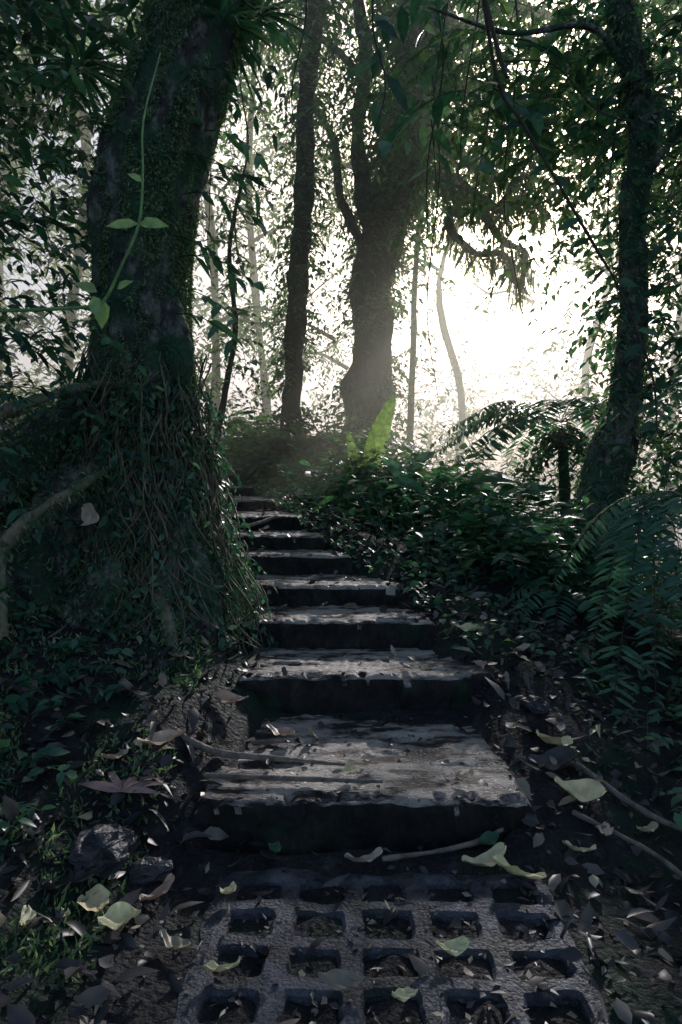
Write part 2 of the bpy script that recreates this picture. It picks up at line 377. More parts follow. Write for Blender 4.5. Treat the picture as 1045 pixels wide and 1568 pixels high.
z=z[msk];a=a[msk]; m=len(z); P=trunk_pt(z,a,.004); out=np.stack([np.cos(a),np.sin(a),np.zeros(m)],-1)
D=out*.55-UP*.7+rng.normal(0,.4,(m,3))
leaves('moss',P,D,out+rng.normal(0,.4,(m,3)),U(.008,.028,m),U(.003,.008,m),M_moss,lt,detail=False)
m=1900; z=U(.0,1.2,m); a=U(-3.4,.5,m); P=trunk_pt(z,a,.01+.05*rng.random(m)); out=np.stack([np.cos(a),np.sin(a),np.zeros(m)],-1)
leaves('ivy',P,out*.5-UP*.5+rng.normal(0,.6,(m,3)),out+UP*.6+rng.normal(0,.3,(m,3)),U(.018,.045,m),U(.012,.026,m),M_near,lt,rnd=rng.random(m)**1.1)
m=120; z=U(.3,1.25,m); a=U(-3.0,.4,m); P=trunk_pt(z,a,0); out=np.stack([np.cos(a),np.sin(a),0*a+.2],-1)
foliage('trunk_sprigs',P,out+rng.normal(0,.3,(m,3)),U(.08,.2,m),9,.035,M_near,lt,twr=.0012,twmat=M_stem,droop=1.0)
S=vec([(-.52,2.5,2.35),(-.55,2.5,2.3),(-.55,2.55,2.15),(-.6,2.5,2.05),(-.58,2.5,1.9),(-.62,2.5,1.75),(-.63,2.5,1.55),(-.45,2.6,2.6),(-.45,2.6,2.7),(-.6,2.45,1.45),(-.6,2.45,1.65)])
D=vec([(1,-.2,.2),(1,.1,.0),(.8,-.3,.1),(.9,.1,.1),(.7,-.2,.1),(.8,.2,0),(.9,-.2,.1),(1,-.2,.3),(1,.3,.1),(.7,-.3,0),(.7,0,.2)])
foliage('epiphyte_leaves',S,D,U(.18,.34,len(S)),9,.11,M_near,lt,twr=.003,ratio=.28,droop=.6,jit=.25,keep=True)
for c in ((-.33,2.75,2.72),(-.95,2.5,2.35),(-.45,2.55,2.55)):
    n=46; a=U(0,6.28,n); Pb=np.tile(vec([c]),(n,1)); Db=np.stack([np.cos(a),np.sin(a),U(-.1,1.0,n)],-1)
    leaves('bromeliad_leaves',Pb,Db,UP+rng.normal(0,.1,(n,3)),U(.14,.28,n),.02,M_near,lt,curl=.6)
m=200; c=vec([(-.8,2.6,6.4)]); S=c+rng.normal(0,1,(m,3))*vec([1.2,1.0,.7]); foliage('crown',S,rng.normal(0,1,(m,3)),U(.4,.8,m),12,.15,M_dark,lt,detail=False)
for q in range(7):
    a=q*.9; tube('limb_%d'%q,[(-.5,2.8,4.2+.3*q,.07),(-.5+.7*math.cos(a),2.8+.7*math.sin(a),4.9+.3*q,.045),(-.5+1.6*math.cos(a),2.8+1.6*math.sin(a),5.4+.3*q,.015)],M_bark,lt,n=5,sides=8)

# ------------------------------------------------------------------ green climbing vine
vine=empty('climbing_vine')
vp=[(-1.25,1.75,1.28,.005),(-.9,1.8,1.295,.005),(-.68,1.82,1.31,.005),(-.635,1.83,1.33,.005),(-.59,1.83,1.42,.004),(-.545,1.84,1.54,.004),(-.54,1.86,1.68,.003),(-.55,1.9,1.85,.003),(-.53,2.0,2.1,.002)]
tube('stem',vp,M_vine,vine,sides=6,amp=.1)
P=vec([(-.635,1.83,1.33),(-.65,1.82,1.35),(-.66,1.82,1.34),(-.545,1.84,1.54),(-.545,1.84,1.54),(-.54,1.86,1.66),(-.60,1.83,1.36)])
D=vec([(-.1,-.2,-1),(-.8,-.3,.4),(.3,-.3,-.9),(-1,-.2,-.05),(1,-.2,.0),(-.6,-.3,.4),(.5,-.2,.3)])
leaves('vine_leaf',P,D,vec([(0,-1,.4)]*7)+rng.normal(0,.2,(7,3)),vec([.075,.06,.07,.09,.08,.045,.05]),vec([.045,.035,.04,.03,.04,.025,.03]),M_vine,vine)

# ------------------------------------------------------------------ right tree
rt=empty('slender_tree')
pr=[(1.22,3.4,-.1,.2),(1.23,3.4,.157,.16),(1.26,3.4,.48,.13),(1.31,3.4,.84,.11),(1.40,3.4,1.17,.085),(1.45,3.4,1.62,.068),(1.45,3.4,2.11,.066),(1.50,3.4,2.6,.066),(1.44,3.4,2.99,.06),(1.36,3.4,3.4,.06),(1.3,3.5,4.5,.05),(1.5,3.6,6,.03)]
_,Vr=tube('trunk',pr,M_bark,rt,n=10,sides=24,amp=.3,freq=9); cover(Vr,9000,rt,L=(.01,.045))
tube('limb_1',[(1.42,3.4,2.9,.022),(1.2,3.3,3.05,.016),(.8,3.2,2.95,.011),(.4,3.1,3.0,.006)],M_bark,rt,sides=8,amp=.3,freq=12)
tube('limb_2',[(1.48,3.4,2.3,.02),(1.6,3.2,2.5,.015),(1.9,3.0,2.7,.01)],M_bark,rt,sides=8,amp=.3,freq=12)
m=400; S=np.stack([U(.75,2.6,m),U(3.4,5.2,m),U(2.5,4.3,m)],-1)
kp=((S[:,2]>2.75+ (1.3-S[:,0])*.9)|(S[:,0]>1.8))&(S[:,2]<.84+.74*S[:,1]); S=S[kp]; m=len(S)
foliage('crown',S,np.stack([U(-1,.4,m),U(-.8,.6,m),U(-.4,.3,m)],-1),U(.3,.6,m),14,.085,M_mid,rt,droop=.5,ratio=.4)
Cr=catmull(pr,10)
m=90; z=U(.5,3.2,m); a=U(-3.4,.4,m); cx=np.interp(z,Cr[:,2],Cr[:,0]); r=np.interp(z,Cr[:,2],Cr[:,3])
foliage('epiphytes',np.stack([cx+r*np.cos(a),3.4+r*np.sin(a),z],-1),np.stack([np.cos(a),np.sin(a),.2+0*a],-1),U(.1,.3,m),9,.06,M_near,rt,twr=.002,droop=.7)

# ------------------------------------------------------------------ centre trees
ct=empty('forked_tree')
pc=[(.2,8,.4,.5),(.25,8,.9,.36),(.33,8,1.91,.27),(.37,8,3.06,.23),(.50,8,3.83,.27),(.74,8,4.59,.27),(.90,8,5.36,.28),(.98,8,6.5,.26),(1.2,8,8,.2),(1.4,8,10,.12)]
_,Vc=tube('trunk',pc,M_barkfar,ct,n=10,sides=28,amp=.35,freq=3.5); cover(Vc,5000,ct,'moss',M_mid,(.03,.1),.3)
tube('fork',[(.42,7.9,3.5,.12),(.30,7.9,4.0,.11),(.22,7.9,4.5,.09),(.2,7.9,4.97,.085),(.29,7.9,5.74,.08),(.18,7.9,6.6,.07),(.0,7.9,8.5,.04)],M_barkfar,ct,n=8,sides=14,amp=.4,freq=6)
gn=[[(.8,8,4.4,.09),(1.2,7.8,4.35,.07),(1.55,7.7,4.05,.06),(1.75,7.6,3.9,.05),(2.05,7.5,3.95,.04),(2.3,7.5,3.75,.03)],
[(.85,8,4.75,.08),(1.25,7.9,4.75,.06),(1.6,7.8,4.4,.05),(1.85,7.7,4.3,.045),(2.2,7.7,4.55,.03)],
[(1.2,7.8,4.35,.05),(1.3,7.7,4.0,.045),(1.2,7.6,3.7,.04),(1.5,7.6,3.4,.035),(1.8,7.5,3.35,.03),(1.95,7.5,3.0,.02)],
[(1.55,7.7,4.05,.05),(1.8,7.7,3.6,.04),(2.05,7.6,3.4,.035),(2.0,7.6,3.0,.02)],
[(1.75,7.6,3.9,.035),(2.0,7.5,4.2,.03),(2.35,7.5,4.1,.02)],
[(.9,8,5.2,.08),(1.5,7.8,5.4,.06),(2.1,7.7,5.1,.05),(2.6,7.5,5.2,.03)],
[(1.0,8,5.9,.08),(1.8,7.6,6.1,.06),(2.6,7.5,5.9,.04)],[(.3,8,3.5,.06),(.0,7.8,4.1,.05),(-.1,7.8,4.8,.04),(-.5,7.7,5.3,.03)],
[(.3,7.9,5.5,.05),(-.3,7.7,5.9,.04),(-.9,7.6,5.8,.02)]]
allg=[]
for i,g in enumerate(gn):
    tube('limb_%d'%i,g,M_barkfar,ct,n=6,sides=9,amp=.45,freq=9); allg.append(catmull(g,10)[:,:3])
G=np.concatenate(allg)
m=1700; b=G[rng.integers(0,len(G),m)]+rng.normal(0,.04,(m,3)); 
leaves('hanging_moss',b,-UP+rng.normal(0,.25,(m,3)),rng.normal(0,1,(m,3)),U(.05,.38,m),U(.008,.022,m),M_far,ct,detail=False,keep=True)
m=150; idx=rng.integers(0,len(G),m); S=G[idx]+rng.normal(0,.1,(m,3)); foliage('limb_leaves',S,rng.normal(0,1,(m,3))+[0,0,-.3],U(.15,.35,m),8,.08,M_mid,ct,detail=False,twr=.005)
m=1300; z=U(1.3,8,m); a=U(0,6.28,m); Cc=catmull(pc,10); dens=np.where(z>3.8,1,.5); kp=rng.random(m)<dens; z=z[kp];a=a[kp]; m=len(z)
cx=np.interp(z,Cc[:,2],Cc[:,0]); r=np.interp(z,Cc[:,2],Cc[:,3])*.95
S=np.stack([cx+r*np.cos(a),8+r*np.sin(a),z],-1)
foliage('epiphytes',S,np.stack([np.cos(a),np.sin(a),U(-.4,.6,m)],-1),U(.12,.45,m),8,.10,M_mid,ct,detail=False,twr=0,droop=.7)
m=400; S=np.stack([rng.normal(.2,1.3,m),U(6.8,9.2,m),U(5.8,9.5,m)],-1); foliage('crown',S,rng.normal(0,1,(m,3)),U(.4,.8,m),13,.11,M_mid,ct,detail=False,twr=.006,droop=.5)

st=empty('thin_tree')
ps=[(-.55,7,.7,.14),(-.516,7,1.51,.10),(-.45,7,2.78,.105),(-.38,7,3.79,.10),(-.35,7,4.79,.09),(-.25,7,5.8,.09),(-.1,7,8,.07),(0,7,10,.03)]
tube('trunk',ps,M_barkfar,st,n=10,sides=16,amp=.4,freq=6)
m=680; z=U(1.4,7.5,m); a=U(0,6.28,m); Cc=catmull(ps,10); cx=np.interp(z,Cc[:,2],Cc[:,0])
foliage('epiphytes',np.stack([cx+.09*np.cos(a),7+.09*np.sin(a),z],-1),np.stack([np.cos(a),np.sin(a),U(-.6,.4,m)],-1),U(.06,.34,m),7,.075,M_mid,st,detail=False,twr=0,droop=.7)
m=200; S=np.stack([rng.normal(-.3,1.0,m),U(6.2,7.8,m),U(5.4,8.5,m)],-1); foliage('crown',S,rng.normal(0,1,(m,3)),U(.3,.7,m),12,.1,M_mid,st,detail=False,twr=.005,droop=.5)

sp=empty('sapling')
tube('stem',[(-1.15,6,.9,.04),(-1.1,6,1.2,.035),(-1.02,6,1.64,.03),(-.93,6,2.2,.025),(-.98,6,2.9,.02),(-.85,6,3.6,.012)],M_barkfar,sp,sides=8,amp=.3,freq=10)
m=60; z=U(1.6,3.7,m); foliage('leaves',np.stack([-.95+0*z,6+0*z,z],-1),rng.normal(0,1,(m,3)),U(.2,.5,m),9,.08,M_mid,sp,detail=False,twr=.003)
sp2=empty('sapling')
tube('stem',[(.9,9.5,.3,.05),(1.0,9.5,2.5,.045),(1.05,9.5,4,.04),(1.3,9.5,6,.03)],M_barkfar,sp2,sides=8,amp=.3,freq=8)
m=80; z=U(2,6,m); foliage('leaves',np.stack([1.05+0*z,9.5+0*z,z],-1),rng.normal(0,1,(m,3)),U(.3,.6,m),9,.09,M_mid,sp2,detail=False,twr=.003)

# ------------------------------------------------------------------ distant forest
df=empty('distant_forest')
tr=[]
TT=[(-.20,10.5,.07),(-.31,12,.09),(-.40,9.8,.08),(-.10,13,.08),(-.5,12,.12),(.17,15,.09),(.36,17,.1),(.5,13,.1)]
for q,(t_,y,r) in enumerate(TT):
    x=t_*y
    z0=float(terrain(np.array(x),np.array(y)))-.5
    w=[random.uniform(-.35,.35) for _ in range(5)]
    P_=[(x,y,z0,r*1.5),(x+w[0]*.7,y,z0+2,r),(x+w[1],y,z0+4.5,r*.9),(x+w[2]*1.4,y,z0+7,r*.8),(x+w[3]*2,y,z0+10,r*.6),(x+w[4]*3,y,z0+14,r*.3)]
    tube('trunk_%d'%q,P_,M_barkfar,df,n=5,sides=9,amp=.45,freq=2.5); tr.append(catmull(P_,12)[:,:3])
    for b in range(5):
        z=random.uniform(2.5,9); Cq=tr[-1]; bx=float(np.interp(z,Cq[:,2],Cq[:,0])); s=random.choice((-1,1))
        bb=[(bx,y,z,r*.5),(bx+s*.6,y,z+.3,r*.35),(bx+s*1.2,y-.2,z+.2,r*.25),(bx+s*1.9,y-.3,z+.7,r*.1)]
        tube('branch_%d_%d'%(q,b),bb,M_barkfar,df,n=4,sides=6,amp=.4,freq=6); tr.append(catmull(bb,6)[:,:3])
G=np.concatenate(tr); m=2600; S=G[rng.integers(0,len(G),m)]+rng.normal(0,.12,(m,3))
foliage('trunk_leaves',S,rng.normal(0,1,(m,3))-[0,0,.3],U(.2,.6,m),8,.12,M_mid,df,detail=False,twr=0,droop=.6,keep=False)
cl=[]
for q in range(1300):
    y=9+15*random.random()**1.4; t=random.uniform(-.75,.68); x=t*y
    zl=random.betavariate(1.2,1.1)*.95-.1
    gap=math.exp(-((t-.28)/.13)**2-((zl-.16)/.17)**2)*(1.4 if y<15 else .75)
    if .15<t<.45 and zl>.2: gap+=.8
    gap+=1.3*math.exp(-((t+.155)/.05)**2-((zl-.20)/.16)**2)
    gap+=1.1*math.exp(-((t+.03)/.04)**2-((zl-.28)/.15)**2)
    if random.random()<gap: continue
    if noise.noise(Vector((t*9,zl*9,y*.15)))<-.05: continue
    cl.append((x,y,.84+zl*y))
for q in range(90):
    y=random.uniform(15,24); t=random.uniform(.08,.45); zl=random.uniform(-.06,.12)+.18*max(0,noise.noise(Vector((t*14,y*.2,3))))*2
    cl.append((t*y,y,.84+zl*y))
cl=np.array(cl); m=len(cl)*8
S=np.repeat(cl,8,0)+rng.normal(0,1,(m,3))*[.5,.6,.35]
foliage('foliage',S,rng.normal(0,1,(m,3)),U(.3,.8,m),11,.14,M_far,df,detail=False,twr=0,droop=.5)
m=2200; y=U(8.5,22,m); x=U(-.7,.55,m)*y; z=terrain(x,y); foliage('undergrowth',np.stack([x,y,z],-1),np.stack([rng.normal(0,.5,m),rng.normal(0,.5,m),U(.6,1.2,m)],-1),U(.5,1.3,m),10,.15,M_far,df,detail=False,twr=0,droop=.3)

# ------------------------------------------------------------------ undergrowth near the stairs
def bush(name,m,xf,yr,hr,mat,leafL,k=11,dens=None,detail=True,**kw):
    y=U(yr[0],yr[1],m); lo,hi=xf(y); x=lo+(hi-lo)*rng.random(m); z=terrain(x,y)-.02
    D=np.stack([rng.normal(0,.35,m),rng.normal(-.1,.35,m),np.ones(m)],-1)
    return foliage(name,np.stack([x,y,z],-1),D,U(hr[0],hr[1],m),k,U(leafL*.6,leafL*1.3,m),mat,detail=detail,twmat=M_stem,**kw)
right_edge=lambda y: np.interp(y,[s[0] for s in ST],[s[3] for s in ST])
left_edge=lambda y: np.interp(y,[s[0] for s in ST],[s[2] for s in ST])
bush('undergrowth',460,lambda y:(right_edge(y)+.18,right_edge(y)+1.1),(2.9,5),(.25,.7),M_near,.075,droop=.3,twr=.002)
bush('undergrowth',520,lambda y:(right_edge(y)+.15,right_edge(y)+2.3),(4.2,8),(.4,1.1),M_mid,.10,droop=.3,twr=.0025)
bush('undergrowth',330,lambda y:(left_edge(y)-1.2,left_edge(y)-.02),(4.6,8.5),(.3,.9),M_mid,.085,droop=.4,twr=.0025)
bush('undergrowth',300,lambda y:(right_edge(y)-.0,right_edge(y)+1.3),(6.0,9),(.5,1.3),M_mid,.12,droop=.4,twr=.003)
bush('undergrowth',170,lambda y:(right_edge(y)+.2,right_edge(y)+1.8),(3.4,6.5),(.4,.9),M_near,.19,k=7,droop=.5,twr=.003,ratio=.5)
bush('undergrowth',260,lambda y:(right_edge(y)+.7,right_edge(y)+2.3),(1.9,3.6),(.2,.6),M_near,.08,droop=.4,twr=.002)
m=3600; y=U(2.3,6,m); s=rng.random(m)<.5; x=np.where(s,left_edge(y)-rng.random(m)**1.5*.35,right_edge(y)+rng.random(m)**1.3*.5); z=terrain(x,y)+U(0,.07,m)
leaves('ground_ivy',np.stack([x,y,z],-1),rng.normal(0,1,(m,3))*[1,1,.3],UP+rng.normal(0,.35,(m,3)),U(.02,.05,m),U(.014,.03,m),M_near,rnd=rng.random(m)**1.5)
m=16000; x=U(-1.6,-.42,m); y=U(1.1,2.5,m); kp=np.array([nz2(a,b,3.5,11)>-.12-.5*max(0,-a-.7) for a,b in zip(x,y)]); x=x[kp];y=y[kp]; m=len(x)
z=np.array([gz(a,b) for a,b in zip(x,y)])
leaves('moss_carpet',np.stack([x,y,z],-1),UP*.6+rng.normal(0,.6,(m,3)),rng.normal(0,1,(m,3)),U(.01,.03,m),U(.004,.009,m),M_moss,detail=False)

# ------------------------------------------------------------------ ferns
def fern(name,c,dirs,Ls,k,pl,mat,droop,trunk=None,ratio=.22):
    e=empty(name); m=len(dirs); S=np.tile(vec([c]),(m,1))
    foliage('fronds',S,vec(dirs),vec(Ls),k,pl,mat,e,ratio=ratio,droop=droop,side=.95,taper=True,jit=.08,twr=.003,twmat=M_twig,seg=10,keep=True)
    if trunk: tube('trunk',trunk,M_bark,e,sides=14,amp=.3,freq=14)
    return e
dirs=[(math.cos(a),math.sin(a)*.9,.55+.25*math.sin(a*3)) for a in np.linspace(0,6.0,15)]+[(-1,-.2,.55),(-1,.1,.4),(-.9,-.5,.35),(-1,.3,.65),(-1,-.35,.8)]
tf=fern('tree_fern',(1.45,4.5,1.24),dirs,[1.0+.12*math.sin(i*2.1) for i in range(len(dirs))],54,.13,M_near,.75,[(1.55,4.6,-.2,.07),(1.5,4.55,.6,.04),(1.46,4.5,1.1,.03),(1.45,4.5,1.22,.012)],.2)
m=60; foliage('old_fronds',np.tile(vec([[1.46,4.5,1.16]]),(m,1))+rng.normal(0,.03,(m,3)),rng.normal(0,1,(m,3))*[1,1,.2],U(.2,.4,m),16,.06,M_near,tf,droop=1.2,twr=.002)
fern('fern',(1.14,2.5,.80),[(-.5,-.5,.0),(-.15,-.7,.1),(.2,-.6,.1),(-.7,-.1,.1),(-.3,-.4,-.2),(.5,-.4,.2),(-.6,-.9,.2),(.1,-.9,.3),(-.35,-.8,.0)],[.5,.62,.62,.4,.68,.5,.45,.52,.62],60,.095,M_near,1.0,ratio=.18)
fern('fern',(1.35,2.2,.5),[(math.cos(a),math.sin(a),.7) for a in np.linspace(2,7,9)],[.45]*9,44,.08,M_dark,.7)
fern('fern',(.35,5.8,1.05),[(math.cos(a),math.sin(a),.9) for a in np.linspace(0,5.8,11)],[.6]*11,36,.1,M_mid,.6)
fern('fern',(-.35,6.4,1.15),[(math.cos(a),math.sin(a),.9) for a in np.linspace(0,5.8,11)],[.65]*11,36,.11,M_mid,.6)
fern('fern',(1.75,3.1,1.3),[(math.cos(a),math.sin(a),.4) for a in np.linspace(2.4,5.5,8)],[.7]*8,44,.1,M_near,.8)
fern('fern',(.95,2.9,.35),[(math.cos(a),math.sin(a),.7) for a in np.linspace(2,6.6,9)],[.45]*9,44,.08,M_near,.8)

def broad(name,base,tip,w,n=24,bend=(0,0,0)):
    b=vec(base);t=vec(tip);V=[];F=[]
    for i in range(n+1):
        s=i/n; c=b+(t-b)*s+vec(bend)*math.sin(s*math.pi); ww=w*.5*math.sin(math.pi*min(1,s*.93+.05))**.6*(1-.2*s)
        for j in range(-4,5):
            q=j/4; V.append((c[0]+q*ww*(1+.04*math.sin(i*2.3+j)),c[1]+abs(q)*ww*-.25+.004*math.sin(i*1.9),c[2]+.006*math.sin(i*3+abs(q)*4)))
    for i in range(n):
        for j in range(8): F.append((i*9+j,i*9+j+1,(i+1)*9+j+1,(i+1)*9+j))
    me=bpy.data.meshes.new(name); me.from_pydata([tuple(v) for v in V],[],F); me.materials.append(M_big)
    a=me.attributes.new('rnd','FLOAT','POINT'); a.data.foreach_set('value',rng.random(len(V)).astype(np.float32))
    return me
e=empty('broadleaf_plant')
link(bpy.data.objects.new('leaf_1',broad('leaf_1',(.21,4.9,.80),(.38,4.9,1.47),.17,bend=(-.04,-.05,0))),e)
link(bpy.data.objects.new('leaf_2',broad('leaf_2',(.14,4.9,.80),(.05,4.95,1.22),.09,bend=(0,-.05,0))),e)
link(bpy.data.objects.new('leaf_3',broad('leaf_3',(.8,4.0,.5),(.74,3.9,.78),.12,bend=(0,-.05,0))),e)

# ------------------------------------------------------------------ hanging branch upper right
hb=empty('hanging_branch')
h1=[(.40,2.2,2.9,.008),(.46,2.2,2.4,.007),(.51,2.2,2.12,.006),(.585,2.2,2.0,.006),(.71,2.2,1.79,.005),(.82,2.2,1.6,.005),(.90,2.2,1.46,.004),(1.0,2.2,1.2,.004),(1.02,2.2,1.0,.002)]
tube('stem',h1,M_twig,hb,sides=7,amp=.3,freq=20)
tube('stub',[(.46,2.2,2.42,.008),(.49,2.15,2.22,.008),(.515,2.12,2.1,.006)],M_twig,hb,sides=7,amp=.3,freq=20)
tube('side_stem',[(.52,2.2,2.2,.004),(.7,2.25,2.22,.003),(.86,2.3,2.1,.003),(1.0,2.3,2.05,.002)],M_twig,hb,sides=6)
C2=catmull(h1[2:],6)[:,:3]; m=len(C2); kp=rng.random(m)<.6; P=C2[kp]; m=len(P); sg=np.where(np.arange(m)%2,1,-1)
leaves('leaves',P,np.stack([sg*.9,rng.normal(0,.4,m),rng.normal(-.2,.3,m)],-1),rng.normal(0,.4,(m,3))+[0,-1,.5],U(.05,.085,m),U(.028,.04,m),M_dark,hb)
hc=empty('hanging_creeper')
tube('stem',[(.15,2.6,3.0,.004),(.12,2.6,2.6,.004),(.17,2.6,2.35,.003),(.10,2.6,2.1,.002)],M_twig,hc,sides=6)
leaves('leaves',vec([(.13,2.6,2.6),(.15,2.6,2.5),(.14,2.6,2.45),(.17,2.6,2.4),(.13,2.6,2.3)]),vec([(1,0,-.5),(-.3,0,-1),(-1,0,-.4),(.6,0,-.8),(.1,0,-1)]),vec([(0,-1,.3)]*5),U(.10,.17,5),U(.04,.055,5),M_dark,hc)
hr=empty('hanging_creeper')
for q in range(16):
    x=random.uniform(-1.0,2.0); y=random.uniform(3.2,5.5); z=random.uniform(3.6,4.2); l=random.uniform(.8,2.4)
    tube('strand_%d'%q,[(x,y,z,.007),(x+.05,y,z-l*.3,.006),(x-.04,y,z-l*.7,.004),(x+random.uniform(-.1,.1),y,z-l,.002)],M_twig,hr,sides=5)

# ------------------------------------------------------------------ canopy + side thickets
def boxS(m,x,y,z): return np.stack([U(*x,m),U(*y,m),U(*z,m)],-1)
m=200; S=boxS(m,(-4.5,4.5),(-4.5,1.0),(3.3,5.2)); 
foliage('canopy',S,rng.normal(0,1,(m,3))*[1,1,.5],U(.4,.9,m),11,.18,M_dark,detail=False,twr=.004,droop=.4,ratio=.5)  # unseen leaves over and behind the camera, added to darken the foreground
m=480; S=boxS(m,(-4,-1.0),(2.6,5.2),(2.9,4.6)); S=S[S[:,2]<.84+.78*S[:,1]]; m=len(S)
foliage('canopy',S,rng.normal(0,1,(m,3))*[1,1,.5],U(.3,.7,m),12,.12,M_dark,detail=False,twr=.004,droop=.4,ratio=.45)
m=1300; S=boxS(m,(.2,4.5),(4.2,8),(3.2,6.5)); S=S[(S[:,2]<.84+.74*S[:,1])&(S[:,2]>.84+.42*S[:,1]+.9*np.clip(.9-S[:,0],0,1))]; m=len(S)
foliage('canopy',S,rng.normal(0,1,(m,3))*[1,1,.5]-[.3,0,.3],U(.3,.7,m),13,.095,M_mid,detail=False,twr=.004,droop=.5)
m=90; S=boxS(m,(.5,2.6),(3.6,5.5),(2.9,4.4)); S=S[(S[:,2]<.84+.74*S[:,1])&(S[:,2]>.84+.5*S[:,1])]; m=len(S)
foliage('canopy',S,rng.normal(0,1,(m,3))*[1,1,.3]-[0,0,.3],U(.3,.6,m),8,.18,M_near,twr=.004,droop=.5,ratio=.4)
m=240; S=boxS(m,(-2.5,.2),(4.8,8),(3.9,6.5)); S=S[S[:,2]<.84+.76*S[:,1]]; m=len(S)
foliage('canopy',S,rng.normal(0,1,(m,3))*[1,1,.5]-[0,0,.3],U(.3,.7,m),13,.1,M_mid,detail=False,twr=.004,droop=.5)
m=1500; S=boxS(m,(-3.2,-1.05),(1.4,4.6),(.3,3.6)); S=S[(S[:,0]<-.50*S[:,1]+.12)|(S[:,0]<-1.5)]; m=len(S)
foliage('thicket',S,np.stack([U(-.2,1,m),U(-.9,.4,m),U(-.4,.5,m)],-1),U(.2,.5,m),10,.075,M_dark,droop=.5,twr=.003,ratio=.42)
m=90; S=boxS(m,(-1.35,-.8),(1.9,2.5),(.4,2.4)); foliage('thicket',S,np.stack([U(-.2,1,m),U(-.9,.2,m),U(-.3,.5,m)],-1),U(.12,.3,m),8,.06,M_near,droop=.5,twr=.002,ratio=.42)
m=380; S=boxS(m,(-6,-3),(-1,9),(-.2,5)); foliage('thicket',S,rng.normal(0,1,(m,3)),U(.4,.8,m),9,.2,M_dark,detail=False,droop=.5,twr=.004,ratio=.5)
m=300; x=U(-1.5,-.5,m); y=U(1.2,2.3,m); z=terrain(x,y); S=np.stack([x,y,z],-1); S=S[(x<-.66)]; m=len(S)
foliage('bank_herbs',S,np.stack([rng.normal(.2,.5,m),rng.normal(-.3,.4,m),U(.3,1,m)],-1),U(.06,.2,m),8,.045,M_near,droop=.4,twr=.0015,twmat=M_stem,ratio=.5)
m=200; x=U(.8,1.8,m); y=U(1.2,2.6,m); z=terrain(x,y); S=np.stack([x,y,z],-1)
foliage('bank_herbs',S,np.stack([rng.normal(-.2,.5,m),rng.normal(-.3,.4,m),U(.3,1,m)],-1),U(.06,.2,m),8,.05,M_near,droop=.4,twr=.0015,twmat=M_stem,ratio=.4)
m=1200; S=boxS(m,(1.45,3.6),(2.4,5.5),(-.1,3.4)); S=S[(S[:,0]>.44*S[:,1]+.05)]; m=len(S)
foliage('thicket',S,np.stack([U(-1,.3,m),U(-.9,.4,m),U(-.4,.5,m)],-1),U(.2,.5,m),10,.08,M_dark,droop=.5,twr=.003,ratio=.42)
m=200; S=boxS(m,(1.7,2.4),(3.6,5.2),(.8,2.8)); foliage('thicket',S,np.stack([U(-1,.3,m),U(-.9,.4,m),U(-.4,.5,m)],-1),U(.2,.4,m),10,.075,M_mid,droop=.5,twr=.003,ratio=.42)
m=400; S=boxS(m,(3.4,6.5),(-2,7),(-1,5)); foliage('thicket',S,rng.normal(0,1,(m,3)),U(.4,.8,m),9,.2,M_dark,detail=False,droop=.5,twr=.004,ratio=.5)
m=200; S=boxS(m,(-5,5),(-6,-4),(-.2,1.6)); foliage('thicket',S,rng.normal(0,1,(m,3)),U(.4,.9,m),9,.22,M_dark,detail=False,droop=.5,twr=.004,ratio=.5)  # unseen growth behind the camera, added to cut sky light from the rear

# ------------------------------------------------------------------ leaf litter
m=6600; x=rng.normal(0,1.0,m); y=U(.75,4.6,m); x=x*.9+path_c(y)
side=np.abs(x-path_c(y)); kp=(side>.36)|(rng.random(m)<.08); x=x[kp];y=y[kp]; m=len(x)
z=np.array([surf(a,b) for a,b in zip(x,y)])+U(.002,.03,m)
leaves('leaf_litter',np.stack([x,y,z],-1),rng.normal(0,1,(m,3))*[1,1,.18],UP+rng.normal(0,.35,(m,3)),U(.02,.075,m),U(.010,.034,m),M_litter,curl=U(-.5,.9,m),fold=U(-.6,.9,m),rnd=rng.random(m)**1.5)
m=5200; x=rng.normal(0,.8,m)+.05; y=U(.75,2.3,m); kp=(np.abs(x-.05)>.38)|(y<1.5)|(rng.random(m)<.3); x=x[kp]; y=y[kp]; m=len(x); z=np.array([surf(a,b) for a,b in zip(x,y)])+U(-.014,.012,m)
leaves('leaf_litter',np.stack([x,y,z],-1),rng.normal(0,1,(m,3))*[1,1,.2],UP+rng.normal(0,.4,(m,3)),U(.008,.03,m),U(.004,.014,m),M_litter,detail=False,curl=U(-.3,.5,m),rnd=rng.random(m)**1.5)
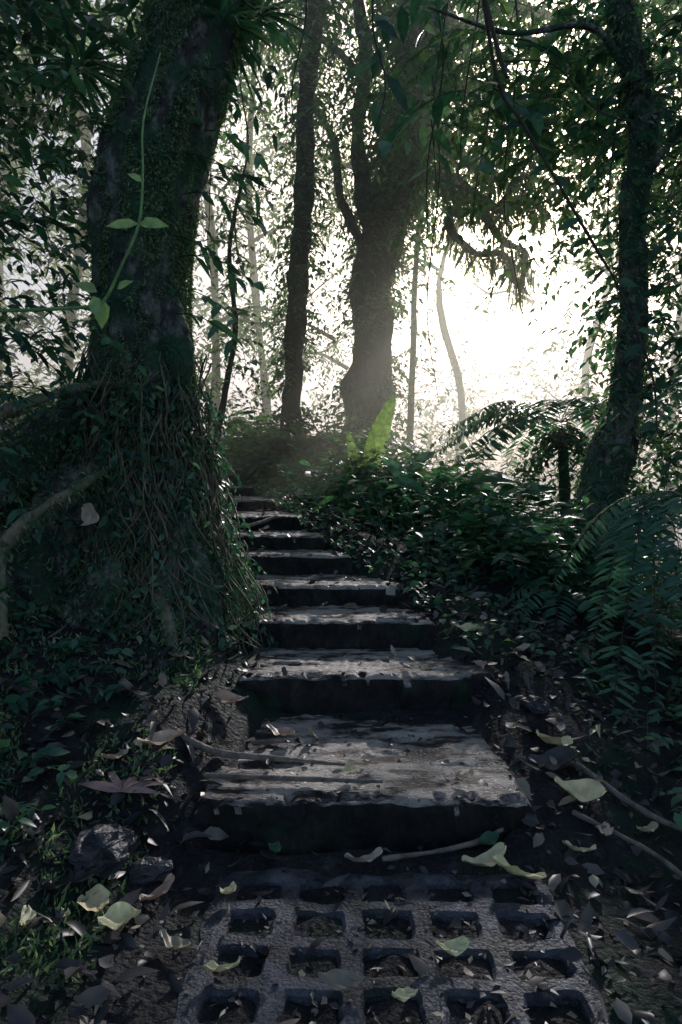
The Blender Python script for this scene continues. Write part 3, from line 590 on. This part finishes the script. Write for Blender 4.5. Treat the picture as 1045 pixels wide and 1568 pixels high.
def ragged(name,x,y,z,L,W,rot,mat,tilt=.15,curl=.25,seed=0):
    R=random.Random(seed); n=18; V=[];F=[]; ph=R.uniform(0,6); k1=R.uniform(-.35,.35)
    for i in range(n+1):
        s=i/n; w=W*.5*(math.sin(math.pi*(s*.95+.025))**.6)*(1+.12*math.sin(s*7+ph)+.05*math.sin(s*19+ph))*(1.1-.3*s)
        for j in range(-4,5):
            q=j/4; V.append(((s-.5)*L+k1*L*q*q*.1,q*w+k1*L*(s-.5)**2,curl*L*((s-.5)**2)*1.3+abs(q)**1.5*w*(.45+.35*math.sin(s*5+ph+(2 if q>0 else 0)))+.003*math.sin(s*16+q*5+ph)))
    for i in range(n):
        for j in range(8): F.append((i*9+j,i*9+j+1,(i+1)*9+j+1,(i+1)*9+j))
    me=bpy.data.meshes.new(name); me.from_pydata(V,[],F); me.materials.append(mat)
    for p in me.polygons: p.use_smooth=True
    a=me.attributes.new('rnd','FLOAT','POINT'); a.data.foreach_set('value',np.full(len(V),R.random(),dtype=np.float32))
    o=link(bpy.data.objects.new(name,me)); o.location=(x,y,z); o.rotation_euler=(tilt*R.uniform(-1,1),tilt*R.uniform(-1,1),rot); return o
H=[(.05,1.475,.085,.035,.3,M_tan),(.31,1.46,.10,.045,.2,M_yellow),(.37,1.43,.11,.05,-.15,M_yellow),(-.46,1.29,.085,.055,-.9,M_yellow),(-.405,1.25,.075,.06,.4,M_yellow),
(.195,1.2,.065,.03,.35,M_yellow),(-.225,1.37,.04,.03,1,M_yellow),(-.45,1.72,.12,.06,.5,M_tan),(.57,1.83,.11,.07,.3,M_yellow),(.55,1.74,.13,.07,-.4,M_litter),
(.57,1.64,.12,.07,-.1,M_yellow),(.60,1.56,.05,.035,1.2,M_tan),(.02,1.68,.045,.035,1.3,M_yellow),(.07,1.74,.05,.04,.9,M_tan),(-.17,1.93,.09,.05,-.4,M_tan),
(-.33,2.0,.11,.05,.2,M_tan),(.385,2.5,.09,.07,1.1,M_yellow),(.46,2.44,.10,.055,-.3,M_yellow),(-.47,2.6,.09,.05,.5,M_tan),(-.46,2.45,.07,.05,1,M_yellow),
(.03,4.0,.22,.07,.2,M_yellow),(-.30,1.22,.07,.03,-.5,M_litter),(.0,1.12,.08,.03,.1,M_litter),(.53,1.52,.07,.025,-.3,M_yellow),(-.55,1.66,.07,.03,.8,M_tan),
(-.62,1.36,.08,.04,1.3,M_litter),(-.36,1.35,.08,.035,.9,M_tan),(.30,1.65,.05,.03,.4,M_tan),(.12,2.0,.05,.03,.1,M_litter),(.33,1.52,.06,.04,.7,M_near),(.45,2.2,.05,.03,.7,M_tan),
(.62,2.35,.07,.04,.2,M_tan),(-.15,1.52,.05,.03,1.5,M_near),(.62,1.46,.07,.03,-.9,M_litter),(-.54,1.3,.06,.05,.2,M_litter),(-.2,1.15,.06,.025,.2,M_yellow),(.1,1.09,.05,.02,.5,M_yellow),(-.55,1.2,.06,.03,1.9,M_yellow),(.72,1.6,.06,.03,.4,M_yellow),(-.5,2.1,.06,.03,.4,M_tan)]
for i,(x,y,L_,W_,ro,mt) in enumerate(H): ragged('fallen_leaf',x,y,surf(x,y)+.02,L_,W_,ro,mt,seed=i*7+1,tilt=.25,curl=.5)
ragged('fallen_leaf',-.76,2.08,.74,.11,.07,-1.0,M_tan,seed=5).rotation_euler=(1.2,.4,-.8)
n=8; a=np.linspace(-.5,3.4,n); Pp=np.tile(vec([[-.50,1.56,gz(-.50,1.56)+.03]]),(n,1))
leaves('fallen_palmate_leaf',Pp,np.stack([np.cos(a),np.sin(a)*.9,.55+.1*np.sin(a*3)],-1),UP-[0,.3,0]+rng.normal(0,.2,(n,3)),U(.06,.10,n),U(.018,.024,n),M_red,curl=.5)
def rock(x,y,z,s,sc,seed):
    bpy.ops.mesh.primitive_ico_sphere_add(subdivisions=4,radius=s,location=(x,y,z)); o=bpy.context.object; o.name='rock'
    for v in o.data.vertices:
        q=v.co/s; c=[round(t*1.7)/1.7*.5+t*.5 for t in q]; v.co=Vector(c)*s*(1+.25*noise.noise(q*1.5+Vector((seed,0,0)))+.08*noise.noise(q*6))
        v.co.x*=sc[0]; v.co.y*=sc[1]; v.co.z*=sc[2]
    o.data.materials.append(M_rock); o.rotation_euler=(.1,.15,seed)
for (x,y,s,sd_) in ((-.50,1.44,.065,1.3),(-.41,1.42,.04,3.3),(.57,2.0,.04,8)): rock(x,y,gz(x,y)+s*.15,s,(1.3,.8,.6),sd_)
S_=[[(-.62,1.93,.28,.014),(-.56,1.9,.25,.010),(-.45,1.82,.19,.009),(-.33,1.76,.15,.009),(-.12,1.74,.135,.006),(.02,1.72,.13,.004)],
[(.09,1.49,.02,.006),(.2,1.5,.03,.005),(.3,1.53,.035,.006),(.37,1.56,.05,.004)],
[(-.33,1.66,.13,.006),(-.1,1.645,.128,.006),(.1,1.63,.128,.004)],
[(.55,1.62,.06,.007),(.68,1.5,.03,.006),(.72,1.38,.02,.005)],[(.62,1.8,.1,.008),(.75,1.6,.05,.007),(.95,1.5,.03,.005)],
[(-.95,1.75,.25,.012),(-.93,1.7,.15,.01),(-.98,1.6,.05,.008)],[(-.35,3.7,.66,.01),(-.5,3.5,.62,.009),(-.8,3.45,.62,.006)]]
for s in S_: tube('fallen_stick',s,M_stick,None,sides=8,amp=.4,freq=25)

# ------------------------------------------------------------------ mist
bpy.ops.mesh.primitive_cube_add(size=1,location=(0,22,-.9)); o=bpy.context.object; o.name='mist'; o.scale=(70,36,13)
m,nt,N,L=new_mat('mist'); v=N.new('ShaderNodeVolumeScatter'); v.inputs['Density'].default_value=.06; v.inputs['Anisotropy'].default_value=.38; v.inputs['Color'].default_value=(.98,1,.84,1)
oo=N.new('ShaderNodeOutputMaterial'); L.new(v.outputs[0],oo.inputs['Volume']); o.data.materials.append(m)

# ------------------------------------------------------------------ light
w=bpy.data.worlds.new('World'); scene.world=w; w.use_nodes=True; nt=w.node_tree
sk=nt.nodes.new('ShaderNodeTexSky'); sk.sky_type='NISHITA'; sk.sun_disc=False; sk.sun_elevation=EL; sk.sun_rotation=AZ; sk.dust_density=4; sk.air_density=1.0
bg=nt.nodes['Background']; bg.inputs['Strength'].default_value=.15; nt.links.new(sk.outputs[0],bg.inputs[0])
sd=bpy.data.lights.new('sun','SUN'); sd.energy=5.0; sd.angle=math.radians(3); sd.color=(1,.96,.85)
so=bpy.data.objects.new('sun',sd); COL.objects.link(so)
so.rotation_euler=Vector(tuple(SUN)).to_track_quat('Z','Y').to_euler()
cd=bpy.data.cameras.new('camera'); cam=bpy.data.objects.new('camera',cd); COL.objects.link(cam)
cam.location=(0,0,.84); cam.rotation_euler=(math.radians(90),0,0); cd.sensor_fit='VERTICAL'; cd.sensor_height=36; cd.lens=24; cd.shift_y=-.028; cd.clip_end=2000; cd.clip_start=.05
scene.camera=cam
scene.view_settings.view_transform='Standard'; scene.view_settings.look='None'; scene.view_settings.exposure=0
